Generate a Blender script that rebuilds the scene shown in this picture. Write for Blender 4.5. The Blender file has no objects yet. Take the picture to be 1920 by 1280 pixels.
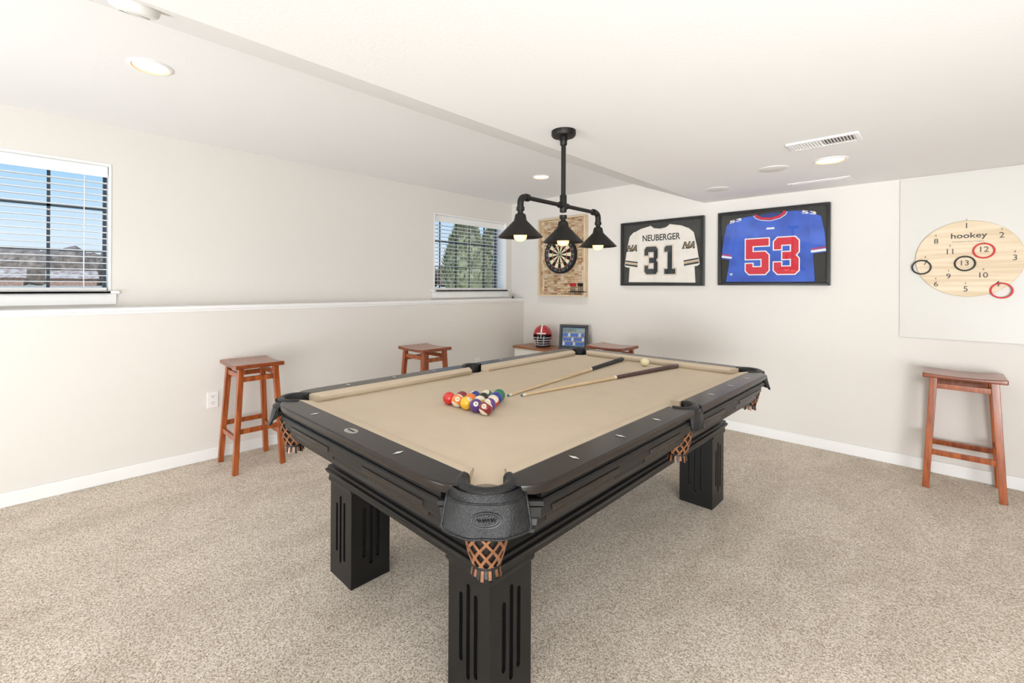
import bpy, bmesh, math, random
from mathutils import Vector, Matrix, Euler, Quaternion
random.seed(7)
S=bpy.context.scene
COL=bpy.context.collection
try:
    S.view_settings.view_transform='Standard'
    S.view_settings.look='None'
except Exception: pass
S.view_settings.exposure=0.0

# ---------------------------------------------------------------- materials
def lin(c):
    o=[]
    for v in c[:3]:
        v/=255.0
        o.append(v/12.92 if v<=0.04045 else ((v+0.055)/1.055)**2.4)
    return (o[0],o[1],o[2],1.0)
def M(name,col,rough=.5,metal=0.0,coat=0.0,spec=.5,var=0.0,vscale=20,bump=0.0,bscale=200,emit=None,estr=0,stretch=None,col2=None):
    m=bpy.data.materials.new(name);m.use_nodes=True
    nt=m.node_tree;b=nt.nodes['Principled BSDF']
    b.inputs['Roughness'].default_value=rough
    b.inputs['Metallic'].default_value=metal
    b.inputs['Coat Weight'].default_value=coat
    b.inputs['Coat Roughness'].default_value=.15
    b.inputs['Specular IOR Level'].default_value=spec
    c=lin(col);b.inputs['Base Color'].default_value=c
    tc=nt.nodes.new('ShaderNodeTexCoord')
    src=tc.outputs['Object']
    if stretch:
        mp=nt.nodes.new('ShaderNodeMapping');mp.inputs['Scale'].default_value=stretch
        nt.links.new(src,mp.inputs['Vector']);src=mp.outputs['Vector']
    if var>0 or col2:
        n=nt.nodes.new('ShaderNodeTexNoise');n.inputs['Scale'].default_value=vscale;n.inputs['Detail'].default_value=6
        nt.links.new(src,n.inputs['Vector'])
        r=nt.nodes.new('ShaderNodeValToRGB')
        c2=lin(col2) if col2 else tuple(x*(1-var) for x in c[:3])+(1,)
        r.color_ramp.elements[0].position=.35;r.color_ramp.elements[1].position=.65
        r.color_ramp.elements[0].color=c2;r.color_ramp.elements[1].color=c
        nt.links.new(n.outputs['Fac'],r.inputs['Fac']);nt.links.new(r.outputs['Color'],b.inputs['Base Color'])
    if bump>0:
        n2=nt.nodes.new('ShaderNodeTexNoise');n2.inputs['Scale'].default_value=bscale;n2.inputs['Detail'].default_value=3
        nt.links.new(src,n2.inputs['Vector'])
        bp=nt.nodes.new('ShaderNodeBump');bp.inputs['Strength'].default_value=bump;bp.inputs['Distance'].default_value=.004
        nt.links.new(n2.outputs['Fac'],bp.inputs['Height']);nt.links.new(bp.outputs['Normal'],b.inputs['Normal'])
    if emit:
        b.inputs['Emission Color'].default_value=lin(emit);b.inputs['Emission Strength'].default_value=estr
    return m

wall_m=M('wall_paint',(230,226,220),.8,spec=.2,bump=.14,bscale=90)
ceil_m=M('ceiling_paint',(243,242,241),.85,spec=.2,bump=.14,bscale=70)
trim_m=M('trim_white',(246,246,245),.4)
white_m=M('white_plastic',(242,241,239),.4)
black_m=M('table_black',(19,18,18),.36,spec=.4,bump=.03,bscale=60)
rail_m=M('rail_black',(34,28,24),.24,spec=.45)
slot_m=M('slot_black',(6,6,6),.5)
pearl_m=M('pearl',(230,230,226),.2,coat=.5)
cloth_m=M('cloth_tan',(220,204,181),.9,spec=.1,bump=.08,bscale=600,var=.04,vscale=8)
cush_m=M('cushion_tan',(218,202,179),.9,spec=.1,bump=.08,bscale=600)
leather_m=M('leather_black',(19,20,22),.33,bump=.6,bscale=300,spec=.5)
leather2_m=M('leather_emboss',(8,8,9),.35)
copper_m=M('copper_leather',(154,104,72),.35,metal=.25,var=.4,vscale=60)
iron_m=M('iron_black',(34,32,30),.45,metal=.5,bump=.25,bscale=150)
stool_m=M('stool_wood',(178,92,36),.28,coat=.35,stretch=(1,1,.10),col2=(130,58,20),vscale=55)
seat_m=M('seat_wood',(154,78,36),.28,coat=.4,stretch=(.10,1,1),col2=(110,48,20),vscale=60)
seat3_m=M('cabinet_top_wood',(168,112,76),.4,coat=.2,stretch=(.12,1,1),col2=(140,88,56),vscale=40)
maple_m=M('maple',(228,206,168),.3,coat=.4,stretch=(1,1,.1),col2=(214,188,146),vscale=60)
bulb_m=M('bulb_warm',(255,214,150),.3,emit=(255,190,105),estr=3.2)
lens_m=M('lamp_lens',(255,244,228),.4,emit=(255,238,212),estr=1.6)
lring_m=M('lamp_trim_inner',(240,214,176),.4,emit=(255,205,150),estr=.25)
win_m=M('window_frame_dark',(70,78,84),.5)
blind_m=M('blind_white',(246,246,245),.5)
cfr_m=M('frame_black',(20,20,20),.3,coat=.3)
mat_black=M('mat_board_black',(42,44,41),.8)
def glass(name,f=.06):
    m=bpy.data.materials.new(name);m.use_nodes=True;nt=m.node_tree;nt.nodes.clear()
    o=nt.nodes.new('ShaderNodeOutputMaterial');t=nt.nodes.new('ShaderNodeBsdfTransparent');g=nt.nodes.new('ShaderNodeBsdfGlossy')
    g.inputs['Roughness'].default_value=.03;mx=nt.nodes.new('ShaderNodeMixShader');mx.inputs[0].default_value=f
    nt.links.new(t.outputs[0],mx.inputs[1]);nt.links.new(g.outputs[0],mx.inputs[2]);nt.links.new(mx.outputs[0],o.inputs[0]);return m
glass_m=glass('clear_glass',.03)
def carpet():
    m=bpy.data.materials.new('carpet');m.use_nodes=True;nt=m.node_tree;b=nt.nodes['Principled BSDF']
    b.inputs['Roughness'].default_value=1;b.inputs['Specular IOR Level'].default_value=.03
    tc=nt.nodes.new('ShaderNodeTexCoord')
    vo=nt.nodes.new('ShaderNodeTexVoronoi');vo.inputs['Scale'].default_value=230;vo.inputs['Randomness'].default_value=1
    nt.links.new(tc.outputs['Object'],vo.inputs['Vector'])
    sepc=nt.nodes.new('ShaderNodeSeparateColor');nt.links.new(vo.outputs['Color'],sepc.inputs[0])
    n=nt.nodes.new('ShaderNodeTexNoise');n.inputs['Scale'].default_value=150;n.inputs['Detail'].default_value=3;n.inputs['Roughness'].default_value=.7
    nt.links.new(tc.outputs['Object'],n.inputs['Vector'])
    ad=nt.nodes.new('ShaderNodeMix');ad.data_type='FLOAT';ad.inputs[0].default_value=.62
    nt.links.new(sepc.outputs[0],ad.inputs[2]);nt.links.new(n.outputs['Fac'],ad.inputs[3])
    r=nt.nodes.new('ShaderNodeValToRGB');e=r.color_ramp.elements
    e[0].position=.22;e[0].color=lin((136,119,103));e[1].position=.76;e[1].color=lin((252,246,236))
    q=e.new(.36);q.color=lin((186,171,154));q=e.new(.50);q.color=lin((220,208,192));q=e.new(.62);q.color=lin((237,228,215))
    nt.links.new(ad.outputs[0],r.inputs['Fac'])
    n3=nt.nodes.new('ShaderNodeTexNoise');n3.inputs['Scale'].default_value=3.4;n3.inputs['Detail'].default_value=8;n3.inputs['Distortion'].default_value=.5;n3.inputs['Roughness'].default_value=.6
    mp=nt.nodes.new('ShaderNodeMapping');mp.inputs['Scale'].default_value=(1.0,.5,1);mp.inputs['Rotation'].default_value=(0,0,.6)
    nt.links.new(tc.outputs['Object'],mp.inputs['Vector']);nt.links.new(mp.outputs['Vector'],n3.inputs['Vector'])
    r3=nt.nodes.new('ShaderNodeValToRGB');r3.color_ramp.elements[0].position=.42;r3.color_ramp.elements[1].position=.57
    r3.color_ramp.elements[0].color=(.88,.87,.86,1);r3.color_ramp.elements[1].color=(1,1,1,1)
    nt.links.new(n3.outputs['Fac'],r3.inputs['Fac'])
    mx=nt.nodes.new('ShaderNodeMix');mx.data_type='RGBA';mx.blend_type='MULTIPLY';mx.inputs[0].default_value=1
    nt.links.new(r.outputs['Color'],mx.inputs[6]);nt.links.new(r3.outputs['Color'],mx.inputs[7])
    nt.links.new(mx.outputs[2],b.inputs['Base Color'])
    bp=nt.nodes.new('ShaderNodeBump');bp.inputs['Strength'].default_value=.3;bp.inputs['Distance'].default_value=.003
    nt.links.new(ad.outputs[0],bp.inputs['Height']);nt.links.new(bp.outputs['Normal'],b.inputs['Normal'])
    return m
carpet_m=carpet()

# ---------------------------------------------------------------- mesh helpers
def box(bm,x0,x1,y0,y1,z0,z1,mi=0):
    vs=[bm.verts.new(p) for p in [(x0,y0,z0),(x1,y0,z0),(x1,y1,z0),(x0,y1,z0),(x0,y0,z1),(x1,y0,z1),(x1,y1,z1),(x0,y1,z1)]]
    for f in [(0,3,2,1),(4,5,6,7),(0,1,5,4),(1,2,6,5),(2,3,7,6),(3,0,4,7)]:
        bm.faces.new([vs[i] for i in f]).material_index=mi
def prism(bm,pts,vec,mi=0,mi_side=None):
    vec=Vector(vec);a=[bm.verts.new(Vector(p)) for p in pts];b=[bm.verts.new(Vector(p)+vec) for p in pts]
    n=len(pts)
    f1=bm.faces.new(a);f2=bm.faces.new(b[::-1]);f1.material_index=mi;f2.material_index=mi
    for i in range(n):
        j=(i+1)%n
        bm.faces.new([a[i],b[i],b[j],a[j]]).material_index=mi if mi_side is None else mi_side
def loft(bm,rings,mi=0,cap=True,closed=True,mis=None):
    R=[[bm.verts.new(Vector(p)) for p in r] for r in rings]
    n=len(R[0])
    for k in range(len(R)-1):
        for i in range(n if closed else n-1):
            j=(i+1)%n
            f=bm.faces.new([R[k][i],R[k][j],R[k+1][j],R[k+1][i]]);f.material_index=mis[k] if mis else mi
    if cap:
        f=bm.faces.new(R[0][::-1]);f.material_index=mis[0] if mis else mi
        f=bm.faces.new(R[-1]);f.material_index=mis[-1] if mis else mi
def lathe(bm,prof,n=32,c=(0,0,0),mi=0,mis=None,cap=True,mat=None):
    rings=[]
    for r,z in prof:
        ring=[Vector((max(r,1e-5)*math.cos(2*math.pi*i/n),max(r,1e-5)*math.sin(2*math.pi*i/n),z)) for i in range(n)]
        if mat: ring=[mat@p for p in ring]
        rings.append([p+Vector(c) for p in ring])
    loft(bm,rings,mi,cap,True,mis)
def tube(bm,pts,r,n=8,mi=0,closed=False):
    pts=[Vector(p) for p in pts];rings=[];N=len(pts)
    up=Vector((0,0,1))
    prev=None
    for i,p in enumerate(pts):
        if closed: t=pts[(i+1)%N]-pts[i-1]
        else: t=(pts[min(i+1,N-1)]-pts[max(i-1,0)])
        t.normalize()
        if prev is None:
            a=up if abs(t.dot(up))<.95 else Vector((1,0,0))
            x=t.cross(a).normalized()
        else:
            x=(prev-t*prev.dot(t)).normalized()
        prev=x;y=t.cross(x)
        rr=r[i] if isinstance(r,(list,tuple)) else r
        rings.append([p+x*rr*math.cos(2*math.pi*k/n)+y*rr*math.sin(2*math.pi*k/n) for k in range(n)])
    if closed: rings.append(rings[0]); loft(bm,rings,mi,False)
    else: loft(bm,rings,mi,True)
def beam(bm,p0,p1,w0,d0,w1=None,d1=None,mi=0,ax=Vector((1,0,0))):
    w1=w1 or w0;d1=d1 or d0
    p0=Vector(p0);p1=Vector(p1);t=(p1-p0).normalized()
    x=(ax-t*ax.dot(t)).normalized();y=t.cross(x)
    q=lambda p,w,d:[p+x*w/2*sx+y*d/2*sy for sx,sy in ((-1,-1),(1,-1),(1,1),(-1,1))]
    loft(bm,[q(p0,w0,d0),q(p1,w1,d1)],mi)
def add(name,bm,mats,parent=None,loc=(0,0,0),rot=(0,0,0),smooth=False,bevel=0,seg=2,angle=40):
    me=bpy.data.meshes.new(name)
    bmesh.ops.recalc_face_normals(bm,faces=bm.faces)
    bm.to_mesh(me);bm.free()
    if not isinstance(mats,(list,tuple)):mats=[mats]
    for m in mats:me.materials.append(m)
    o=bpy.data.objects.new(name,me);COL.objects.link(o)
    o.location=loc;o.rotation_euler=rot
    if parent:o.parent=parent
    if smooth:
        for p in me.polygons:p.use_smooth=True
        if smooth!='all':
            try: me.set_sharp_from_angle(angle=math.radians(angle))
            except Exception: pass
    if bevel:
        b=o.modifiers.new('bevel','BEVEL');b.width=bevel;b.segments=seg;b.limit_method='ANGLE';b.angle_limit=math.radians(35)
        if not smooth:
            for p in me.polygons:p.use_smooth=True
            wn=o.modifiers.new('wn','WEIGHTED_NORMAL');wn.keep_sharp=True
    return o
def thing(name,label,cat,loc=(0,0,0),rot=(0,0,0),group=None):
    e=bpy.data.objects.new(name,None);COL.objects.link(e);e.location=loc;e.rotation_euler=rot
    e.empty_display_size=.05
    e['label']=label;e['category']=cat
    if group:e['group']=group
    return e
def tag(o,label,cat,group=None):
    o['label']=label;o['category']=cat
    if group:o['group']=group
    return o
def struct(o):
    o['kind']='structure';return o
B=bmesh.new
def copy_thing(root,loc,rot=None,label=None):
    n=root.copy();COL.objects.link(n);n.location=loc
    if rot:n.rotation_euler=rot
    if label:n['label']=label
    def rec(src,dst):
        for ch in list(src.children):
            c=ch.copy();COL.objects.link(c);c.parent=dst;c.matrix_parent_inverse=ch.matrix_parent_inverse.copy();rec(ch,c)
    rec(root,n);return n
def text_mesh(s,offset=0.0,res=3):
    cu=bpy.data.curves.new('t','FONT');cu.body=s;cu.size=1;cu.offset=offset;cu.resolution_u=res;cu.align_x='CENTER'
    o=bpy.data.objects.new('t',cu);COL.objects.link(o)
    bpy.context.view_layer.update()
    me=bpy.data.meshes.new_from_object(o.evaluated_get(bpy.context.evaluated_depsgraph_get()))
    bpy.data.objects.remove(o);bpy.data.curves.remove(cu)
    xs=[v.co.x for v in me.vertices];ys=[v.co.y for v in me.vertices]
    return me,(min(xs),max(xs),min(ys),max(ys))
def text_into(bm,s,w,h,fn,offset=0.0,mi=0):
    me,(a,b,c,d)=text_mesh(s,offset)
    sy=h/(d-c); sx=(w/(b-a)) if w else sy
    vs=[bm.verts.new(fn((v.co.x-(a+b)/2)*sx,(v.co.y-(c+d)/2)*sy)) for v in me.vertices]
    for p in me.polygons:
        try: bm.faces.new([vs[i] for i in p.vertices]).material_index=mi
        except Exception: pass
    bpy.data.meshes.remove(me)

# ---------------------------------------------------------------- room shell
XL=-3.856;XU=-4.07;YB=4.5;ZH=2.392;ZL=2.10;ZLED=1.142
XR=2.6;YF=-3.2;XO=-4.30
W1=(-.86,.375);W2=(3.19,4.395);WZ=(1.235,2.125)
bm=B();box(bm,XO,XR+.1,YF-.1,YB+.1,-.1,0);struct(add('floor',bm,carpet_m))
bm=B()
box(bm,XO,XL,YF,YB,0,ZLED-.03)
box(bm,XO,XU,YF,YB,ZLED-.03,WZ[0]);box(bm,XO,XU,YF,YB,WZ[1],2.6)
for a,b in ((YF,W1[0]),(W1[1],W2[0]),(W2[1],YB)):box(bm,XO,XU,a,b,WZ[0],WZ[1])
struct(add('wall_left',bm,wall_m))
bm=B();box(bm,XO,XR+.1,YB,YB+.1,0,2.6);struct(add('wall_back',bm,wall_m))
bm=B();box(bm,XR,XR+.1,YF,YB,0,2.6);struct(add('wall_right',bm,wall_m))
bm=B();box(bm,XO,XR+.1,YF-.1,YF,0,2.6);struct(add('wall_front',bm,wall_m))
bm=B();prism(bm,[(XO,YF,ZH),(-2.335,YF,ZH),(-1.605,YF,ZL),(XR,YF,ZL),(XR,YF,2.62),(XO,YF,2.62)],(0,YB-YF,0));struct(add('ceiling',bm,ceil_m))
bm=B();box(bm,XU,XL+.012,YF,YB,ZLED-.024,ZLED);box(bm,XL,XL+.006,YF,YB,ZLED-.040,ZLED-.024);box(bm,XU,XL,YF,YB,ZLED-.03,ZLED-.024);struct(add('trim_1',bm,trim_m,bevel=.004))
bm=B();box(bm,XL,XL+.015,YF,YB,0,.085);struct(add('baseboard_left',bm,trim_m,bevel=.005))
bm=B();box(bm,XL+.015,XR,YB-.015,YB,0,.085);struct(add('baseboard_back',bm,trim_m,bevel=.005))
for n,(a,b) in enumerate((W1,W2)):
    z0,z1=WZ
    root=bpy.data.objects.new('window_%d'%(n+1),None);COL.objects.link(root);root.location=(XU-.17,(a+b)/2,z0);struct(root)
    hw=(b-a)/2;H=z1-z0
    bm=B()
    f=.03
    box(bm,-.03,.015,-hw,-hw+f,0,H);box(bm,-.03,.015,hw-f,hw,0,H);box(bm,-.03,.015,-hw,hw,0,f);box(bm,-.03,.015,-hw,hw,H-f,H)
    if n==0: box(bm,-.03,.02,-.022,.022,f,H-f)
    add('frame',bm,win_m,root)
    vs=[-hw*.5,hw*.50] if n==0 else [-hw*.62,-hw*.2,hw*.18,hw*.6]
    bm=B()
    for y in vs: box(bm,-.012,-.004,y-.009,y+.009,f,H-f)
    for k in (1,2):
        zz=H*k/3;box(bm,-.012,-.004,-hw+f,hw-f,zz-.008,zz+.008)
    add('muntin',bm,win_m,root)
    bm=B();box(bm,-.022,-.018,-hw+f,hw-f,f,H-f);add('glass',bm,glass_m,root)
    bm=B();box(bm,XU-.155,XU+.035,a-.0,b+.0,z0-.002,z0+.018)
    box(bm,XU,XU+.035,a-.045,min(b+.045,YB-.01),z0-.002,z0+.018);box(bm,XU,XU+.018,a-.03,min(b+.03,YB-.012),z0-.075,z0-.002)
    struct(add('trim_%d'%(n+2),bm,trim_m,bevel=.004))
    bm=B();t=.012
    box(bm,XU-.155,XU+.004,b-t,b,z0+.018,z1);box(bm,XU-.155,XU+.004,a,a+t,z0+.018,z1);box(bm,XU-.155,XU+.004,a+t,b-t,z1-t,z1)
    struct(add('trim_%d'%(n+4),bm,trim_m))
    bl=thing('window_blind','white faux-wood horizontal blind with open slats inside window recess','blind',loc=(XU-.075,(a+b)/2,z0+.018))
    h2=hw-.016
    bm=B();box(bm,-.03,.03,-h2,h2,H-.09,H-.03);box(bm,.03,.04,-h2,h2,H-.105,H-.031);add('headrail',bm,blind_m,bl,bevel=.003)
    bm=B();z=.06
    while z<H-.12:
        loft(bm,[[(-.024,-h2,z-.0015),(0,-h2,z+.002),(.024,-h2,z-.001),(.024,-h2,z+.0018),(0,-h2,z+.0048),(-.024,-h2,z+.0013)],[(-.024,h2,z-.0015),(0,h2,z+.002),(.024,h2,z-.001),(.024,h2,z+.0018),(0,h2,z+.0048),(-.024,h2,z+.0013)]])
        z+=.043
    add('slats',bm,blind_m,bl)
    bm=B();box(bm,-.025,.025,-h2,h2,.0,.022);add('bottom_rail',bm,blind_m,bl,bevel=.003)
    for y in (-h2*.8,-h2*.0,h2*.8):
        for x in (-.026,.026):
            bm=B();box(bm,x-.0008,x+.0008,y-.0015,y+.0015,.02,H-.09)
            add('ladder_cord',bm,blind_m,bl)

# ---------------------------------------------------------------- outside
bm=B();box(bm,-220,XO-.02,-150,200,.6,.98);g=struct(add('ground',bm,M('winter_grass',(206,200,188),.95,col2=(160,146,120),vscale=.3)))
tree_bark=M('bare_trees',(150,136,126),.95,col2=(104,92,84),vscale=1.2)
def treeline(y0,y1,x,hh):
    bm=B();y=y0
    while y<y1:
        h=hh*(.9+random.random()*.2);w=1.6+random.random()*1.6
        m=Matrix.Translation((x+random.uniform(-4,4),y,1+h*.5))@Matrix.Diagonal((w,w,h*.5,1))
        bmesh.ops.create_icosphere(bm,subdivisions=2,radius=1,matrix=m)
        y+=.6
    for v in bm.verts:v.co+=Vector((random.uniform(-.4,.4),random.uniform(-.4,.4),random.uniform(-.4,.4)))
    return bm
o=tag(add('tree_line',treeline(-60,150,-118,6.6),tree_bark),'distant row of bare brown winter trees behind houses','trees');o['kind']='stuff'
roof_m=M('shingle_snow',(206,196,188),.9,col2=(140,112,98),vscale=1.6);brick_m=M('house_siding',(176,146,128),.9,col2=(146,112,98),vscale=3)
for i,y in enumerate((-26,-15,-5,4.5,14,27,40)):
    h=thing('house','distant brown suburban house with snow-dusted gable roof','house',loc=(-98-(i%2)*5,y,.98),group='distant suburban houses')
    w=2.9+(i%3)*.5
    bm=B();box(bm,-3,3,-w,w,0,1.2);add('house_wall',bm,brick_m,h)
    bm=B();prism(bm,[(-3.4,-w-.3,1.15),(3.4,-w-.3,1.15),(0,-w-.3,2.5)],(0,2*w+.6,0));add('roof',bm,roof_m,h)
con_m=M('conifer_green',(158,160,122),.95,col2=(100,106,74),vscale=6)
def conifer(x,y,h,w):
    c=thing('conifer','dense dark green evergreen shrub tree outside the window','tree',loc=(x,y,.97),group='evergreen trees')
    bm=B();lathe(bm,[(w*.08,0),(w*.05,h*.5)],8);add('trunk',bm,tree_bark,c)
    bm=B()
    for k in range(1500):
        t=random.random()**.8;a=random.uniform(0,6.283)
        r=w*.5*(1-t)**.62*(.75+.3*random.random())*(1 if t>.08 else .7)
        p=Vector((r*math.cos(a),r*math.sin(a),.08*h+t*h*.92))
        d=Vector((math.cos(a)*.6,math.sin(a)*.6,.9)).normalized()*h*.075
        s=Vector((-math.sin(a),math.cos(a),random.uniform(-.4,.4)))*h*.018
        bm.faces.new([bm.verts.new(v) for v in (p-s,p+s,p+d)])
        u=Vector((math.cos(a),math.sin(a),0))*h*.018
        bm.faces.new([bm.verts.new(v) for v in (p-u,p+u,p+d)])
    lathe(bm,[(w*.36,.06*h),(w*.44,.2*h),(w*.36,.5*h),(w*.2,.8*h),(.02,.97*h)],12)
    add('foliage',bm,con_m,c)
conifer(-13.3,12.0,3.1,2.1);conifer(-14.6,15.0,3.2,2.4);conifer(-12.4,13.4,1.7,1.1)

# ---------------------------------------------------------------- pool table
TX,TY=-1.456,1.972
PT=thing('pool_table','black pool table with tan cloth and leather drop pockets on carpet','pool table',loc=(TX,TY,0))
ZT=.793;ZB=.757
def arc(cx,cy,r,a0,a1,n):
    return [(cx+r*math.cos(math.radians(a0+(a1-a0)*i/n)),cy+r*math.sin(math.radians(a0+(a1-a0)*i/n))) for i in range(n+1)]
right_side=arc(.655,0,.05,134.4,225.6,8)[::-1]
quad=arc(.61,1.13,.054,-79.3,-180,8)
P=list(right_side)
P+=quad
P+=[(-x,y) for x,y in quad[::-1]]
P+=[(-x,y) for x,y in right_side[::-1]]
P+=[(-x,-y) for x,y in quad]
P+=[(x,-y) for x,y in quad[::-1]]
bm=B();prism(bm,[(x,y,ZB-.02) for x,y in P],(0,0,.02));add('playing_surface',bm,cloth_m,PT)
def cushion(n0,n1,b0,b1):
    n0,n1,b0,b1=[Vector((p[0],p[1],0)) for p in (n0,n1,b0,b1)]
    d=((b0+b1)/2-(n0+n1)/2);d=d.normalized()*.012
    def sec(nn,bb):
        return [bb+Vector((0,0,ZT+.0004)),nn+d*.5+Vector((0,0,ZT-.006)),nn+Vector((0,0,ZT-.011)),nn+d*.3+Vector((0,0,ZT-.022)),nn+d+Vector((0,0,ZB)),bb+Vector((0,0,ZB))]
    bm=B();loft(bm,[sec(n0,b0),sec(n1,b1)]);return add('cushion',bm,cush_m,PT,smooth=True,angle=65)
for sx in (1,-1):
    for sy in (1,-1):
        cushion((sx*.58,sy*.075),(sx*.58,sy*1.03),(sx*.633,sy*.052),(sx*.633,sy*1.068))
for sy in (1,-1):
    cushion((-.52,sy*1.09),(.52,sy*1.09),(-.556,sy*1.143),(.556,sy*1.143))
def diamond(rail,x,y,l,w):
    bm=B();v=[bm.verts.new((x+a,y+b,ZT+.0012)) for a,b in ((-l,0),(0,-w),(l,0),(0,w))];bm.faces.new(v);add('rail_inlay',bm,pearl_m,rail)
ZR0=.766
end_half=[(.541,1.14),(.546,1.165),(.562,1.184),(.585,1.195),(.575,1.212),(.548,1.228),(.50,1.237),(.42,1.24)]
for sy in (1,-1):
    pts=[(x,sy*y) for x,y in end_half]+[(-x,sy*y) for x,y in end_half[::-1]]
    bm=B();prism(bm,[(x,y,ZR0) for x,y in pts],(0,0,ZT-ZR0))
    o=add('end_rail',bm,rail_m,PT,bevel=.006,seg=3)
    for k in (-1,0,1):
        if k==0 and sy<0: continue
        diamond(o,k*.29,sy*1.19,.008,.020)
side_half=[(.632,.064),(.675,.066),(.705,.052),(.735,.04),(.735,.98),(.733,1.03),(.722,1.066),(.698,1.09),(.675,1.105),(.655,1.078),(.632,1.064)]
for sx in (1,-1):
    for sy in (1,-1):
        bm=B();prism(bm,[(sx*x,sy*y,ZR0) for x,y in side_half],(0,0,ZT-ZR0))
        o=add('side_rail',bm,rail_m,PT,bevel=.006,seg=3)
        for yy in (.29,.565,.84): diamond(o,sx*.685,sy*yy,.020,.008)
bm=B();lathe(bm,[(.001,ZT-.001),(1,ZT-.001),(1,ZT+.001),(.93,ZT+.0016),(.001,ZT+.0016)],32,mat=Matrix.Diagonal((.034,.020,1)).to_4x4())
tube(bm,[(-.022+.044*i/24,.004*math.sin(i*1.9),ZT+.0018) for i in range(25)],.0009,5,mi=1)
for v in bm.verts: v.co+=Vector((0,-1.19,0))
add('nameplate',bm,[M('nickel',(190,188,182),.3,metal=.7),slot_m],PT)
def ring(hx,z,c,dy=.505):
    hy=hx+dy
    return [(hx-c,-hy,z),(hx,-hy+c,z),(hx,hy-c,z),(hx-c,hy,z),(-hx+c,hy,z),(-hx,hy-c,z),(-hx,-hy+c,z),(-hx+c,-hy,z)]
prof=[(.518,.43,.008),(.518,.447,.008),(.524,.450,.008),(.531,.462,.008),(.531,.468,.008),(.522,.472,.008),(.522,.484,.008),(.512,.488,.010),(.506,.495,.012),(.508,.510,.014),(.528,.530,.03),(.575,.572,.08),(.630,.612,.13),(.652,.626,.155),(.658,.632,.16),(.676,.634,.165),(.678,.644,.170),(.685,.647,.172),(.689,.660,.175),(.689,.680,.178),(.701,.683,.182),(.703,.690,.184),(.709,.693,.186),(.711,.718,.19),(.706,.722,.19),(.720,.725,.195),(.724,.729,.195),(.724,.741,.195),(.720,.745,.195)]
bm=B();loft(bm,[ring(h,z,c) for h,z,c in prof]);add('cabinet_body',bm,black_m,PT)
for sx in (1,-1):
    for sy in (1,-1):
        a,b=sorted((sy*.09,sy*1.03));x0,x1=sorted((sx*.64,sx*.714));bm=B();box(bm,x0,x1,a,b,.744,.768);add('rail_support',bm,black_m,PT)
for sy in (1,-1):
    a,b=sorted((sy*1.15,sy*1.219));bm=B();box(bm,-.53,.53,a,b,.744,.768);add('rail_support',bm,black_m,PT)
def strip(x0,x1,y0,y1,z0,z1):
    bm=B();box(bm,x0,x1,y0,y1,z0,z1);add('carved_molding',bm,rail_m,PT,bevel=.002)
for sx in (1,-1):
    for sy in (1,-1):
        for c0,c1 in ((.13,.40),(.62,.98)):
            a,b=sorted((sy*c0,sy*c1));x=sx*.707
            strip(min(x,x+sx*.007),max(x,x+sx*.007),a,b,.697,.712)
            x=sx*.687
            strip(min(x,x+sx*.006),max(x,x+sx*.006),a,b,.662,.677)
for sy in (1,-1):
    for c0,c1 in ((-.45,-.12),(.12,.45)):
        y=sy*1.212;strip(c0,c1,min(y,y+sy*.007),max(y,y+sy*.007),.697,.712)
        y=sy*1.192;strip(c0,c1,min(y,y+sy*.006),max(y,y+sy*.006),.662,.677)
LW=.19
def make_leg():
    bm=B();h=LW/2
    slots=[(-.034,.125,.325),(0.0,.085,.365),(.034,.105,.345)]
    sw=.0085;dep=.012
    def face(T):
        xs=[-h];
        for s in slots: xs+=[s[0]-sw,s[0]+sw]
        xs+=[h]
        def quad(pts):bm.faces.new([bm.verts.new(T@Vector(p)) for p in pts])
        for i in range(len(xs)-1):
            x0,x1=xs[i],xs[i+1]
            if i%2==0: quad([(x0,-h,0),(x1,-h,0),(x1,-h,.43),(x0,-h,.43)])
            else:
                s=slots[i//2];n=6
                lo=[(s[0]+sw*math.cos(math.pi+math.pi*k/n),s[1]+sw*math.sin(math.pi+math.pi*k/n)) for k in range(n+1)]
                hi=[(s[0]+sw*math.cos(math.pi-math.pi*k/n),s[2]+sw*math.sin(math.pi-math.pi*k/n)) for k in range(n+1)]
                for k in range(n):
                    quad([(lo[k][0],-h,0),(lo[k+1][0],-h,0),(lo[k+1][0],-h,lo[k+1][1]),(lo[k][0],-h,lo[k][1])])
                    quad([(hi[k][0],-h,hi[k][1]),(hi[k+1][0],-h,hi[k+1][1]),(hi[k+1][0],-h,.43),(hi[k][0],-h,.43)])
                loop=lo+hi[::-1]
                N=len(loop)
                for k in range(N):
                    a,b=loop[k],loop[(k+1)%N]
                    if (Vector(a)-Vector(b)).length<1e-6: continue
                    quad([(a[0],-h,a[1]),(b[0],-h,b[1]),(b[0]*.999,-h+dep,b[1]),(a[0]*.999,-h+dep,a[1])])
                f=bm.faces.new([bm.verts.new(T@Vector((a[0],-h+dep,a[1]))) for a in loop]);f.material_index=1
    for k in range(4): face(Matrix.Rotation(k*math.pi/2,4,'Z'))
    for z in (0,.43):bm.faces.new([bm.verts.new((a*h,b*h,z)) for a,b in ((-1,-1),(1,-1),(1,1),(-1,1))])
    bmesh.ops.remove_doubles(bm,verts=bm.verts,dist=.0002)
    return bm
leg0=None
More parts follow.
